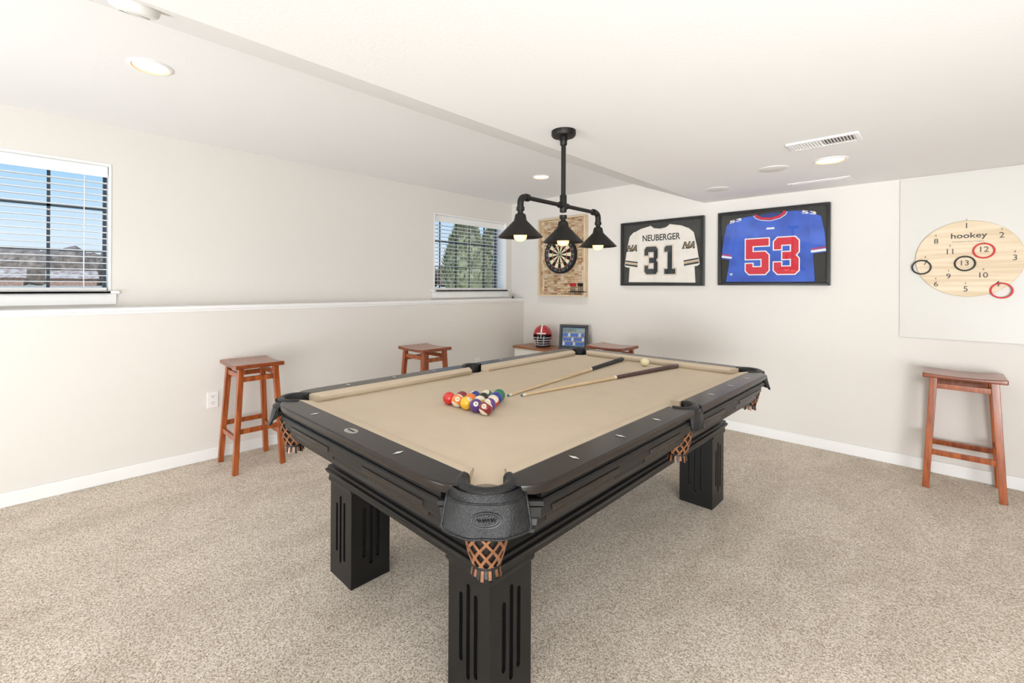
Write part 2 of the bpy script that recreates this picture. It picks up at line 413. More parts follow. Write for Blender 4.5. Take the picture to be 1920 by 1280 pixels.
for sx in (-1,1):
    for sy in (-1,1):
        loc=(sx*(.511-LW/2),sy*(1.0145-LW/2),0)
        if leg0 is None:
            bm=make_leg();leg0=add('leg',bm,[black_m,slot_m],PT,loc=loc)
            h=LW/2
            bm=B();loft(bm,[[(a*q,b*q,z) for a,b in ((-1,-1),(1,-1),(1,1),(-1,1))] for q,z in ((h+.001,.410),(h+.006,.413),(h+.008,.420),(h+.008,.43))]);cap0=add('leg_cap',bm,black_m,leg0,bevel=.002)
        else:
            l=leg0.copy();COL.objects.link(l);l.location=loc
            c=cap0.copy();COL.objects.link(c);c.parent=l
def pocket(cx,cy,ang,side=False):
    r0,r1=(.050,.086) if not side else (.047,.081)
    half=118 if not side else 92
    T=Matrix.Translation((cx,cy,0))@Matrix.Rotation(math.radians(ang),4,'Z')
    bm=B();n=28;rings=[]
    for i in range(n+1):
        a=math.radians(-half+2*half*i/n);c,s=math.cos(a),math.sin(a)
        prof=[(r0,.735),(r0,ZT-.004),(r0+.006,ZT+.004),(r0+.018,ZT+.007),(r1-.010,ZT+.004),(r1,ZT-.008),(r1,.75),(r1-.012,.735)]
        rings.append([T@Vector((r*c,r*s,z)) for r,z in prof])
    loft(bm,rings)
    hgt=.096 if not side else .082
    hw0,hw1=(.098,.113) if not side else (.058,.062)
    amax=math.radians(84 if not side else 48)
    m=16;outer=[];inner=[];N=34
    def surf(s,t):
        z=ZT-.003-t*hgt*(1.03-.06*s*s if not side else 1.0)
        R=r1+.001
        xc,yc=R*math.cos(s*amax),R*math.sin(s*amax)*(1.10 if not side else .95)
        fl=.004*math.sin(t*math.pi*.6)+.014*t**2.2 if not side else .010*math.sin(t*math.pi*.5)
        fl+=.0020*math.sin(s*9+t*5)*t
        xs=r1+.001+fl-(.046-.010*t if not side else .018)*abs(s)**3.2
        hw=hw0+(hw1-hw0)*t
        if t>.86: hw-=.007*((t-.86)/.14)**2
        ys=hw*s
        w=min(1,t/.28);w=w*w*(3-2*w)
        return xc*(1-w)+xs*w,yc*(1-w)+ys*w,z
    for j in range(m+1):
        t=j/m;ro=[];ri=[]
        for i in range(N+1):
            x,y,z=surf(-1+2*i/N,t)
            ro.append(Vector((x,y,z)));ri.append(Vector((x-.007,y*.96,z)))
        outer.append(ro);inner.append(ri)
    for j in range(m):
        for i in range(N):
            bm.faces.new([bm.verts.new(T@p) for p in (outer[j][i],outer[j][i+1],outer[j+1][i+1],outer[j+1][i])])
            bm.faces.new([bm.verts.new(T@p) for p in (inner[j][i],inner[j+1][i],inner[j+1][i+1],inner[j][i+1])])
    for i in range(N):
        bm.faces.new([bm.verts.new(T@p) for p in (outer[m][i],outer[m][i+1],inner[m][i+1],inner[m][i])])
    for i in (0,N):
        for j in range(m): bm.faces.new([bm.verts.new(T@p) for p in (outer[j][i],outer[j+1][i],inner[j+1][i],inner[j][i])])
    bmesh.ops.remove_doubles(bm,verts=bm.verts,dist=.0003)
    border=[outer[j][0] for j in range(3,m+1)]+[outer[m][i] for i in range(1,N)]+[outer[j][N] for j in range(m,2,-1)]
    tube(bm,[T@p for p in border],.0034,8)
    tube(bm,[T@(Vector(surf(-.93+1.86*i/N,.22))+Vector((.001,0,0))) for i in range(N+1)],.0024,6)
    if not side:
        def on(yy,zz,d):
            t=(ZT-.003-zz)/(hgt*1.03);hw=hw0+(hw1-hw0)*t
            x,y,_=surf(yy/hw,t);return T@Vector((x+d,yy,zz))
        zc=.733
        tube(bm,[on(.036*math.cos(2*math.pi*k/32),zc+.018*math.sin(2*math.pi*k/32),.0003) for k in range(32)],.0018,6,closed=True,mi=1)
        tube(bm,[on(.030*math.cos(2*math.pi*k/32),zc+.013*math.sin(2*math.pi*k/32),.0001) for k in range(32)],.0010,6,closed=True,mi=1)
        tube(bm,[on(-.024+.048*i/24,zc+.005*math.sin(i*1.9),.0006) for i in range(25)],.0014,5,mi=1)
    p=add('pocket',bm,[leather_m,leather2_m],PT,smooth=True,angle=50)
    bm=B()
    TN=T@Matrix.Translation((.008 if not side else -.012,0,-.0))
    zt,zb=.70,.582
    def pr(z):
        t=min(1,max(0,(zt-z)/(zt-zb)))
        return .060-.024*t**1.9
    lathe(bm,[(pr(zt-(zt-zb)*k/8)-.002,zt-(zt-zb)*k/8) for k in range(9)]+[(.001,zb)],20,mat=TN,mi=0)
    K=10
    for k in range(K):
        for sg in (1,-1):
            vs=[]
            for i in range(17):
                t=i/16;z=zt-t*(zt-zb);a=2*math.pi*k/K+sg*t*math.radians(100);R=pr(z)+.003
                da=.0046/R
                vs.append([TN@Vector((R*math.cos(a-da),R*math.sin(a-da),z)),TN@Vector((R*math.cos(a+da),R*math.sin(a+da),z)),TN@Vector(((R-.003)*math.cos(a+da),(R-.003)*math.sin(a+da),z)),TN@Vector(((R-.003)*math.cos(a-da),(R-.003)*math.sin(a-da),z))])
            loft(bm,vs,1)
    lathe(bm,[(.036,zb+.008),(.041,zb+.006),(.041,zb-.002),(.036,zb-.004),(.001,zb-.004)],20,mat=TN,mi=0)
    for k in range(24):
        a=2*math.pi*k/24
        beam(bm,TN@Vector((.035*math.cos(a),.035*math.sin(a),zb)),TN@Vector((.040*math.cos(a),.040*math.sin(a),zb-.022-.004*(k%3))),.0078,.002,mi=1 if k%2 else 0,ax=T.to_3x3()@Vector((-math.sin(a),math.cos(a),0)))
    add('pocket_net',bm,[slot_m,copper_m],p)
pocket(.61,-1.13,-45);pocket(.61,1.13,45);pocket(-.61,1.13,135);pocket(-.61,-1.13,-135)
pocket(.655,0,0,True);pocket(-.655,0,180,True)

# ---------------------------------------------------------------- balls
BR=.0293
cols={1:(250,196,50),2:(30,56,150),3:(216,48,42),4:(92,50,132),5:(244,130,56),6:(24,124,84),7:(140,32,40),8:(20,20,20)}
def ballmat(n):
    c=cols[n if n<=8 else n-8]
    m=bpy.data.materials.new('ball_%d'%n);m.use_nodes=True;nt=m.node_tree;b=nt.nodes['Principled BSDF']
    b.inputs['Roughness'].default_value=.12;b.inputs['Coat Weight'].default_value=.6
    tc=nt.nodes.new('ShaderNodeTexCoord');sp=nt.nodes.new('ShaderNodeSeparateXYZ');nt.links.new(tc.outputs['Object'],sp.inputs[0])
    w=lin((240,230,205))
    gx=nt.nodes.new('ShaderNodeMath');gx.operation='GREATER_THAN';gx.inputs[1].default_value=BR*.925;nt.links.new(sp.outputs['X'],gx.inputs[0])
    mix=nt.nodes.new('ShaderNodeMix');mix.data_type='RGBA';mix.inputs[6].default_value=lin(c);mix.inputs[7].default_value=w
    nt.links.new(gx.outputs[0],mix.inputs[0]);out=mix.outputs[2]
    if n>8:
        ab=nt.nodes.new('ShaderNodeMath');ab.operation='ABSOLUTE';nt.links.new(sp.outputs['Z'],ab.inputs[0])
        g2=nt.nodes.new('ShaderNodeMath');g2.operation='GREATER_THAN';g2.inputs[1].default_value=BR*.60;nt.links.new(ab.outputs[0],g2.inputs[0])
        m2=nt.nodes.new('ShaderNodeMix');m2.data_type='RGBA';m2.inputs[7].default_value=w
        nt.links.new(out,m2.inputs[6]);nt.links.new(g2.outputs[0],m2.inputs[0]);out=m2.outputs[2]
    nt.links.new(out,b.inputs['Base Color']);return m
cname={1:'yellow',2:'blue',3:'red',4:'purple',5:'orange',6:'green',7:'maroon',8:'black'}
order=[[3,13,1,4,15],[7,5,9,12],[10,8,11],[14,2],[6]]
face={13:1,4:1,15:1,9:1}
num_m=M('ball_numeral',(20,20,20),.3)
for r,row in enumerate(order):
    for k,n in enumerate(row):
        sp=.0594
        x=-1.475+(k-(len(row)-1)/2)*sp;y=1.342+r*sp*.866
        bm=B();bmesh.ops.create_uvsphere(bm,u_segments=32,v_segments=20,radius=BR)
        lb=('%s striped pool ball racked on tan cloth' if n>8 else 'solid %s pool ball racked on tan cloth')%cname[n if n<=8 else n-8]
        o=add('pool_ball',bm,ballmat(n),smooth='all')
        tag(o,lb,'pool ball','racked pool balls')
        d=Vector((random.uniform(.2,1.3),random.uniform(-1.3,-.2),random.uniform(-.1,.9))).normalized() if n in face else Vector((random.uniform(-1,.3),random.uniform(-.2,1),random.uniform(-.6,1))).normalized()
        o.rotation_mode='QUATERNION';o.rotation_quaternion=d.to_track_quat('X','Z')@Quaternion((1,0,0),random.uniform(-.8,.8))
        o.location=(x,y,ZB+BR)
        bm=B()
        def fn(a,b):return Vector((math.sqrt(max(0,(BR+.0004)**2-a*a-b*b)),a,b))
        text_into(bm,str(n),None,.010,fn,offset=.01);add('numeral',bm,num_m,o)
bm=B();bmesh.ops.create_uvsphere(bm,u_segments=32,v_segments=20,radius=BR)
o=tag(add('cue_ball',bm,M('cue_ball',(244,232,190),.12,coat=.6),smooth='all',loc=(-1.44,2.955,ZB+BR)),'cream cue ball resting on tan cloth','pool ball')
dark_wrap=M('cue_wrap_black',(28,27,28),.45);dark_wood=M('cue_butt_brown',(78,34,26),.3,coat=.5,var=.5,vscale=30);ivory=M('cue_ivory',(235,228,205),.3);tip_m=M('cue_tip',(80,110,140),.8)
def cue(tip,butt,label,butt_m,fr):
    tip=Vector(tip);butt=Vector(butt);L=(butt-tip).length
    c=thing('cue_stick',label,'pool cue',loc=butt,group='pool cues')
    c.rotation_mode='QUATERNION';c.rotation_quaternion=(tip-butt).to_track_quat('Z','Y')
    def R(z):t=z/L;return .0148-(.0148-.0062)*t
    bm=B();lathe(bm,[(.011,-.002),(R(0),.004),(R(.1),.1),(R(fr*L*.5),fr*L*.5),(R(fr*L),fr*L)],20);add('butt',bm,butt_m,c,smooth=True)
    bm=B();z0=fr*L;lathe(bm,[(R(z0)+.0004,z0),(R(z0)+.0004,z0+.02)],20);add('collar',bm,ivory,c,smooth=True)
    bm=B();lathe(bm,[(R(z0),z0+.02),(R(L-.03),L-.03)],20);add('shaft',bm,maple_m,c,smooth=True)
    bm=B();lathe(bm,[(R(L)+.0003,L-.03),(R(L)+.0002,L-.008)],20);add('ferrule',bm,ivory,c,smooth=True)
    bm=B();lathe(bm,[(R(L),L-.008),(R(L)*.9,L-.002),(.001,L)],20);add('tip',bm,tip_m,c,smooth=True)
cue((-1.505,1.64,ZB+.0068),(-1.650,3.03,ZB+.016),'maple pool cue with black wrapped butt lying on cloth',dark_wrap,.36)
cue((-1.462,1.69,ZB+.0068),(-1.258,3.05,ZB+.016),'maple pool cue with dark brown butt lying on cloth',dark_wood,.47)

# ---------------------------------------------------------------- stools
ST=thing('bar_stool','orange-brown wooden bar stool beside the outlet wall','stool',loc=(-3.58,1.13,0),group='wooden bar stools')
nx=12;hx,hy=.188,.163
rt=[]
for i in range(nx+1):
    x=-hx+2*hx*i/nx;zt=.748-.010*(1-(2*i/nx-1)**2)
    rt.append([(x,-hy,.718),(x,hy,.718),(x,hy,zt),(x,-hy,zt)])
bm=B();loft(bm,rt);add('seat',bm,seat_m,ST,bevel=.006,seg=3)
tops=[];bots=[]
for a in (-1,1):
    for b in (-1,1):
        t=Vector((a*.135,b*.115,.718));f=Vector((a*.170,b*.158,0));tops.append(t);bots.append(f)
        bm=B();beam(bm,f,t,.034,.034,.037,.037);add('leg',bm,stool_m,ST,bevel=.003)
def at(i,z):return bots[i].lerp(tops[i],z/.718)
for i,j,z in ((0,2,.665),(1,3,.665),(0,1,.640),(2,3,.640),(0,2,.235),(1,3,.235),(0,1,.285),(2,3,.285)):
    bm=B();beam(bm,at(i,z),at(j,z),.020,.034 ,ax=Vector((0,1,0)) if i//2!=j//2 else Vector((1,0,0)))
    add('rung',bm,stool_m,ST,bevel=.002)
copy_thing(ST,(-3.34,2.52,0),label='orange-brown wooden bar stool between pool table and ledge wall')
copy_thing(ST,(-2.21,3.86,0),label='orange-brown wooden bar stool beside the small cabinet')
copy_thing(ST,(.097,4.295,0),label='orange-brown wooden bar stool below the ring toss board')

# ---------------------------------------------------------------- pendant
PX,PY=-1.385,1.925
PD=thing('pendant_light','black iron pipe pendant with three cone shades over pool table','ceiling light',loc=(PX,PY,ZL))
bm=B();lathe(bm,[(.062,0),(.062,-.022),(.056,-.030),(.02,-.032),(.02,-.05),(.001,-.05)],32);add('canopy',bm,iron_m,PD,smooth=True)
ZBAR=1.716-ZL
bm=B();lathe(bm,[(.012,-.03),(.012,ZBAR+.02)],16);lathe(bm,[(.018,-.03),(.018,-.07),(.015,-.075)],16);lathe(bm,[(.015,ZBAR+.055),(.018,ZBAR+.05),(.018,ZBAR-.03),(.015,ZBAR-.035)],16);add('stem',bm,iron_m,PD,smooth=True)
hb=.335
bm=B()
def el(s):
    pts=[(0,0,ZBAR),(0,s*(hb-.04),ZBAR)]
    for k in range(1,7):
        a=math.pi/2*k/6;pts.append((0,s*(hb-.03+.03*math.sin(a)),ZBAR-.03+.03*math.cos(a)))
    pts.append((0,s*hb,ZBAR-.055));return pts
for s in (1,-1):
    e=el(s)
    tube(bm,e,.0105,12)
    tube(bm,e[1:],.0155,12)
    tube(bm,[(0,s*(hb-.055),ZBAR),(0,s*(hb-.036),ZBAR)],.0180,12);tube(bm,[(0,s*.035,ZBAR),(0,s*.02,ZBAR),(0,0,ZBAR)],.016,12)
add('crossbar',bm,iron_m,PD,smooth=True)
ZR=1.526-ZL
for y in (-hb,0,hb):
    bm=B()
    lathe(bm,[(.019,ZBAR-.050),(.019,ZBAR-.066),(.013,ZBAR-.068),(.013,ZBAR-.078),(.024,ZBAR-.084),(.027,ZR+.092),(.03,ZR+.078),(.102,ZR+.004),(.1035,ZR),(.100,ZR),(.027,ZR+.072),(.02,ZR+.075),(.001,ZR+.075)],40,c=(0,y,0))
    s=add('shade',bm,iron_m,PD,smooth=True,angle=35)
    bm=B();lathe(bm,[(.013,ZR+.075),(.014,ZR+.05),(.026,ZR+.032),(.031,ZR+.012),(.028,ZR-.006),(.016,ZR-.016),(.001,ZR-.019)],24,c=(0,y,0));add('bulb',bm,bulb_m,s,smooth='all')

# ---------------------------------------------------------------- ceiling items
def downlight(x,y,z,r=.095,p=8):
    t=thing('recessed_light','round white recessed ceiling downlight, lit','ceiling light',loc=(x,y,z+.001),group='recessed ceiling lights')
    bm=B();lathe(bm,[(r*.76,-.001),(r*.78,-.004),(r*.86,-.008),(r,-.004),(r,0)],40,cap=False,mis=[1,1,0,0]);add('trim_ring',bm,[white_m,lring_m],t,smooth=True)
    bm=B();lathe(bm,[(.001,-.001),(r*.78,-.001),(r*.78,-.0025),(.001,-.0025)],40);add('lens',bm,lens_m,t)
    l=bpy.data.lights.new('downlight_lamp','SPOT');l.shadow_soft_size=.02;l.energy=p*2.2;l.color=(1,.93,.83);l.spot_size=math.radians(125);l.spot_blend=.8
    o=bpy.data.objects.new('downlight_lamp',l);COL.objects.link(o);o.parent=t;o.location=(0,0,-.03)
downlight(-2.82,.41,ZH,p=4);downlight(-2.84,3.57,ZH,p=9);downlight(-.50,3.52,ZL,.092,5);downlight(-2.82,-2.0,ZH,p=4);downlight(.9,1.0,ZL,.092,6);downlight(.9,-1.6,ZL,.092,6)  # last three are out of view, added to brighten the room
bm=B();lathe(bm,[(.066,0),(.066,-.012),(.060,-.024),(.044,-.030),(.018,-.032),(.001,-.032)],32)
o=thing('smoke_detector','round white smoke detector on sloped soffit','smoke detector',loc=(-1.762,.215,2.1626),rot=(0,math.radians(21.8),0))
add('housing',bm,white_m,o,smooth=True,angle=30)
bm=B();tube(bm,[(.038*math.cos(a*math.pi/12),.038*math.sin(a*math.pi/12),-.031) for a in range(24)],.002,6,closed=True);add('sensor_ring',bm,M('grey_plastic',(190,190,188),.5),o)
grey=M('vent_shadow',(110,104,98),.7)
v=thing('ceiling_vent','white rectangular louvered ceiling air register','vent',loc=(-.465,3.045,ZL))
bm=B();hx,hy=.160,.082
box(bm,-hx,hx,-hy,-hy+.020,-.010,0);box(bm,-hx,hx,hy-.020,hy,-.010,0);box(bm,-hx,-hx+.020,-hy+.020,hy-.020,-.010,0);box(bm,hx-.020,hx,-hy+.020,hy-.020,-.010,0)
add('frame',bm,white_m,v,bevel=.002)
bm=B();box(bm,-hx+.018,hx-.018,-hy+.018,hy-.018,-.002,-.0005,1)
for i in range(20):
    x=-hx+.026+i*(2*hx-.052)/19
    beam(bm,(x,-hy+.020,-.007),(x,hy-.020,-.007),.011,.0022,ax=Vector((.8 if i<10 else -.8,0,.6)))
add('louver',bm,[white_m,grey],v)
spk=M('speaker_white',(232,229,224),.7)
for x,y in ((-.81,3.51),(-1.30,3.93)):
    bm=B();lathe(bm,[(.001,-.006),(.08,-.006),(.088,-.003),(.09,0),(.001,0)],36);o=add('ceiling_speaker',bm,spk,smooth=True,loc=(x,y,ZL));tag(o,'flush round white ceiling speaker cover','speaker','ceiling speakers')
bm=B();box(bm,-.19,.19,-.075,.075,-.006,0);box(bm,-.165,.165,-.05,.05,-.009,-.006);tag(add('ceiling_panel',bm,white_m,loc=(-.66,4.18,ZL),bevel=.002),'flat white rectangular access cover on ceiling','access panel')
for y,z in ((.945,.44),(3.67,.40)):
    t=thing('wall_outlet','white duplex electrical outlet on wall','outlet',loc=(XL,y,z),group='wall outlets')
    bm=B();box(bm,0,.007,-.037,.037,-.06,.06);add('cover_plate',bm,white_m,t,bevel=.003)
    for s in (-1,1):
        bm=B()
        zc=s*.024
        box(bm,.007,.0085,-.017,.017,zc-.015,zc+.015)
        for yy in (-.007,.007):box(bm,.0084,.0089,yy-.0014,yy+.0014,zc-.001,zc+.009,1)
        box(bm,.0084,.0089,-.002,.002,zc-.010,zc-.006,1)
        add('socket',bm,[white_m,slot_m],t)

# ---------------------------------------------------------------- framed jerseys
DIG={'5':[(0,1.5),(1,1.5),(1,1.2),(.3,1.2),(.3,.95),(.85,.95),(1,.8),(1,.15),(.85,0),(.15,0),(0,.15),(0,.45),(.3,.45),(.3,.3),(.7,.3),(.7,.65),(0,.65)],
'3':[(.15,1.5),(.85,1.5),(1,1.35),(1,.9),(.88,.76),(1,.62),(1,.15),(.85,0),(.15,0),(0,.15),(0,.48),(.3,.48),(.3,.3),(.7,.3),(.7,.61),(.35,.61),(.35,.9),(.7,.9),(.7,1.2),(.3,1.2),(.3,1.02),(0,1.02),(0,1.35)],
'1':[(.25,1.5),(.68,1.5),(.68,.28),(.92,.28),(.92,0),(.12,0),(.12,.28),(.36,.28),(.36,1.18),(.12,1.18),(.12,1.38)]}
def area(p):return sum(p[i][0]*p[(i+1)%len(p)][1]-p[(i+1)%len(p)][0]*p[i][1] for i in range(len(p)))/2
def offs(p,d):
    if area(p)<0:p=p[::-1]
    n=len(p);o=[]
    for i in range(n):
        a,b,c=Vector(p[i-1]),Vector(p[i]),Vector(p[(i+1)%n])
        e1=(b-a).normalized();e2=(c-b).normalized()
        n1=Vector((e1.y,-e1.x));n2=Vector((e2.y,-e2.x));m=(n1+n2)
        k=2/max(.3,m.length_squared);o.append(tuple(b+m*d*k*.5))
    return o
def flat(bm,pts,y,mi=0,th=.0008):
    prism(bm,[(x,y,z) for x,z in pts],(0,th,0),mi)
def digits(name,s,x0,z0,w,h,gap,y,layers,parent):
    cw=(w-gap*(len(s)-1))/len(s)
    for k,ch in enumerate(s):
        bm=B()
        for li,(d,m) in enumerate(layers):
            p=[(x0+k*(cw+gap)+px*cw,z0+pz/1.5*h) for px,pz in DIG[ch]]
            if d:p=offs(p,d*1.6)
            flat(bm,p,y-.0012*li,li)
        add(name,bm,[m for d,m in layers],parent)
def framed(x0,x1,z0,z1,label,build):
    w=x1-x0;h=z1-z0
    t=thing('framed_jersey',label,'framed jersey',loc=((x0+x1)/2,YB,z0),group='framed jerseys')
    f=.024;d=.045
    X=w/2
    bm=B()
    prism(bm,[(-X,-d,0),(X,-d,0),(X-f,-d,f),(-X+f,-d,f)],(0,d,0));prism(bm,[(-X,-d,h),(X,-d,h),(X-f,-d,h-f),(-X+f,-d,h-f)],(0,d,0))
    prism(bm,[(-X,-d,0),(-X+f,-d,f),(-X+f,-d,h-f),(-X,-d,h)],(0,d,0));prism(bm,[(X,-d,0),(X-f,-d,f),(X-f,-d,h-f),(X,-d,h)],(0,d,0))
    add('frame',bm,cfr_m,t,bevel=.003)
    bm=B();box(bm,-X+.01,X-.01,-.012,-.004,.01,h-.01);add('backing_board',bm,mat_black,t)
    bm=B();box(bm,-X+f-.004,X-f+.004,-.040,-.038,f-.004,h-f+.004);add('glass',bm,glass_m,t)
    build(t,w-2*f,h-2*f,f)
red=M('jersey_red',(210,42,62),.7);jw=M('jersey_white',(240,234,224),.8,var=.09,vscale=10,bump=.9,bscale=14);jb=M('jersey_blue',(60,104,210),.75,col2=(44,80,174),vscale=7,bump=1.0,bscale=12)
whi=M('lettering_white',(236,234,230),.7);blk=M('lettering_black',(30,36,36),.7);gold=M('lettering_gold',(196,160,96),.6)
def body(t,W,H,f,poly,m,th=.012):
    P=[((u-.5)*W,f+v*H) for u,v in poly]
    bm=B();prism(bm,[(x,-.026,z) for x,z in P],(0,.014,0))
    return add('jersey',bm,m,t,bevel=.004)
def sleeve(J,W,H,f,poly,m):
    bm=B();prism(bm,[((u-.5)*W,-.030,f+v*H) for u,v in poly],(0,.006,0));add('sleeve',bm,m,J,bevel=.002)
def j31(t,W,H,f):
    C=lambda u,v:((u-.5)*W,f+v*H)
    poly=[(.37,.955),(.24,.92),(.14,.86),(.10,.60),(.09,.30),(.075,.02),(.93,.01),(.915,.30),(.905,.60),(.86,.86),(.76,.92),(.63,.955),(.58,.90),(.5,.885),(.42,.90)]
    J=body(t,W,H,f,poly,jw)
    SL=[(.15,.875),(.09,.80),(.055,.60),(.02,.30),(.05,.275),(.20,.255),(.225,.56),(.215,.80)]
    sleeve(J,W,H,f,SL,jw);sleeve(J,W,H,f,[(1-u,v-.005) for u,v in SL[::-1]],jw)
    y=-.0275
    digits('number','31',-.165,f+.15*H,.335,.46*H,.05,y,[(.012,gold),(.006,whi),(0,blk)],J)
    bm=B();text_into(bm,'NEUBERGER',.39,.066,lambda a,b:Vector((a+.008,y,b+f+.755*H)),offset=.022);add('name_lettering',bm,blk,J)
    y=-.0315
    for s in (-1,1):
        bm=B()
        L=lambda u,v:((s*(.5-u))*W,f+v*H)
        for k,(v0,v1) in enumerate(((.275,.305),(.312,.328),(.338,.362))):
            flat(bm,[L(.028+.002*k,v0+.035),L(.201+.002*k,v0),L(.203+.002*k,v1),L(.032+.002*k,v1+.035)],y,1 if k==1 else 0)
        add('cuff_stripe',bm,[blk,gold],J)
        bm=B()
        text_into(bm,'NA',.124,.070,lambda a,b:Vector((a+b*.35+s*.295,y,b+f+.60*H)),offset=.07)
        text_into(bm,'NA',.100,.046,lambda a,b:Vector((a+b*.35+s*.295,y-.001,b+f+.60*H)),offset=-.02,mi=1)
        flat(bm,[(s*.295-.080,f+.545*H),(s*.295+.02,f+.552*H),(s*.295+.02,f+.585*H)],y,0)
        add('sleeve_emblem',bm,[blk,gold],J)
    bm=B();tube(bm,[Vector((C(u,v)[0],-.028,C(u,v)[1])) for u,v in ((.37,.955),(.42,.905),(.5,.888),(.58,.905),(.63,.955))],.005,6);add('collar',bm,jw,J)
def j53(t,W,H,f):
    C=lambda u,v:((u-.5)*W,f+v*H)
    poly=[(.36,.965),(.22,.94),(.10,.90),(.095,.5),(.08,.25),(.05,.01),(.90,.01),(.89,.25),(.880,.5),(.90,.91),(.80,.965),(.63,.985),(.58,.93),(.5,.905),(.42,.92)]
    J=body(t,W,H,f,poly,jb);y=-.0275
    sleeve(J,W,H,f,[(.125,.90),(.06,.85),(.025,.65),(.002,.36),(.09,.335),(.115,.345),(.135,.55),(.16,.86)],jb)
    sleeve(J,W,H,f,[(.885,.915),(.95,.87),(.98,.68),(.997,.40),(.90,.385),(.868,.385),(.855,.56),(.84,.87)],jb)
    digits('number','53',-.190,f+.12*H,.395,.50*H,.04,y,[(.012,whi),(0,red)],J)
    bm=B()
    tube(bm,[Vector((C(u,v)[0],-.029,C(u,v)[1])) for u,v in ((.355,.965),(.375,.93),(.42,.905),(.5,.89),(.58,.912),(.62,.945),(.635,.985))],.011,6)
    tube(bm,[Vector((C(u,v)[0],-.0285,C(u,v)[1])) for u,v in ((.335,.955),(.36,.91),(.41,.88),(.5,.862),(.59,.888),(.64,.93),(.655,.97))],.0035,6,mi=1)
    prism(bm,[(C(u,v)[0],-.020,C(u,v)[1]) for u,v in ((.37,.955),(.42,.905),(.5,.89),(.58,.91),(.63,.965),(.5,.975))],(0,.004,0),2)
    add('collar',bm,[red,whi,M('jersey_inner_blue',(38,64,140),.8)],J)
    ys=-.0315
    bm=B();flat(bm,[C(.004,.375),C(.115,.35),C(.116,.378),C(.008,.405)],ys,0);flat(bm,[C(.010,.415),C(.117,.388),C(.118,.40),C(.012,.430)],ys,1);add('cuff_stripe',bm,[whi,red],J)
    bm=B();flat(bm,[C(.868,.395),C(.995,.412),C(.992,.445),C(.866,.425)],ys,0);flat(bm,[C(.866,.435),C(.990,.455),C(.989,.468),C(.865,.448)],ys,1);add('cuff_stripe',bm,[whi,red],J)
    y=-.0315
    bm=B();text_into(bm,'53',.10,.026,lambda a,b:Vector((a-.275,y,b+a*.22+f+.905*H)),offset=.03);add('shoulder_number',bm,whi,J)
    bm=B();text_into(bm,'53',.10,.026,lambda a,b:Vector((a+.275,y,b-a*.22+f+.930*H)),offset=.03);add('shoulder_number',bm,whi,J)
    bm=B();text_into(bm,'w',.026,.022,lambda a,b:Vector((a-.31,y+.004,b+f+.12*H)),offset=.02);add('maker_patch',bm,whi,J)
    bm=B();flat(bm,[(-.03,f+.745*H),(.03,f+.745*H),(.03,f+.77*H),(-.03,f+.77*H)],y+.004,0);add('neck_patch',bm,whi,J)
framed(-2.453,-1.595,1.312,1.978,'black framed white football jersey numbered 31 on wall',j31)
framed(-1.468,-.630,1.318,1.982,'black framed blue football jersey numbered 53 on wall',j53)

# ---------------------------------------------------------------- dartboard
DX0,DX1,DZ0,DZ1=-3.565,-2.885,1.182,2.125
t=thing('dartboard_backboard','light wood framed cork backboard hanging behind the dartboard','dartboard surround',loc=((DX0+DX1)/2,YB,DZ0))
w=DX1-DX0;h=DZ1-DZ0;X=w/2;d=.07;f=.02
lightw=M('pale_wood',(226,206,176),.5,stretch=(1,1,.2),col2=(208,184,150),vscale=30)
bm=B();box(bm,-X,X,-d,0,0,f);box(bm,-X,X,-d,0,h-f,h);box(bm,-X,-X+f,-d,0,f,h-f);box(bm,X-f,X,-d,0,f,h-f);box(bm,-X+f,X-f,-.02,0,f,h-f);add('frame',bm,lightw,t,bevel=.002)
corks=[M('cork_%d'%i,c,.85,var=.25,vscale=90) for i,c in enumerate(((222,194,158),(204,170,132),(236,216,188),(184,140,108),(214,182,144)))]
bm=B()
L=.046;D=.0195
ncol=int((w-2*f)/L);nrow=int((h-2*f)/D)
sx=(w-2*f)/ncol;sz=(h-2*f)/nrow
for i in range(ncol):
    if i in (0,ncol-1):
        # upright corks along the sides
        nv=int((h-2*f)/L);hh=(h-2*f)/nv
        for j in range(nv):
            for k in (-1,1):
                m=Matrix.Translation((-X+f+(i+.5)*sx+k*sx/4,-.024,f+(j+.5)*hh));mi=random.choice((0,0,1,2,2,3,4))
                lathe(bm,[(sx/4*.9,-hh*.48),(sx/4*.98,-hh*.4),(sx/4*.98,hh*.4),(sx/4*.9,hh*.48)],8,mat=m,mi=mi)
        continue
    for j in range(nrow):
        m=Matrix.Translation((-X+f+(i+.5)*sx,-.024,f+(j+.5)*sz))@Matrix.Rotation(math.pi/2,4,'Y');mi=random.choice((0,0,1,2,2,3,4))
        lathe(bm,[(sz/2*.9,-sx*.48),(sz/2*.98,-sx*.4),(sz/2*.98,sx*.4),(sz/2*.9,sx*.48)],8,mat=m,mi=mi)
add('cork_lining',bm,corks,t,smooth=True,angle=50)
db=thing('dartboard','round bristle dartboard with red and green scoring rings','dartboard',loc=(-3.235,YB-.036,1.678))
d_blk=M('sisal_black',(26,26,26),.9);d_cr=M('sisal_cream',(232,216,178),.9);d_red=M('sisal_red',(196,40,44),.9);d_gr=M('sisal_green',(30,120,70),.9);wire=M('wire',(190,190,190),.3,metal=.9)
R=Matrix.Rotation(math.pi/2,4,'X')
bm=B();lathe(bm,[(.001,.0),(.2255,.0),(.2255,.034),(.222,.036),(.001,.036)],60,mat=R);add('board_rim',bm,d_blk,db,smooth=True,angle=30)
bm=B()
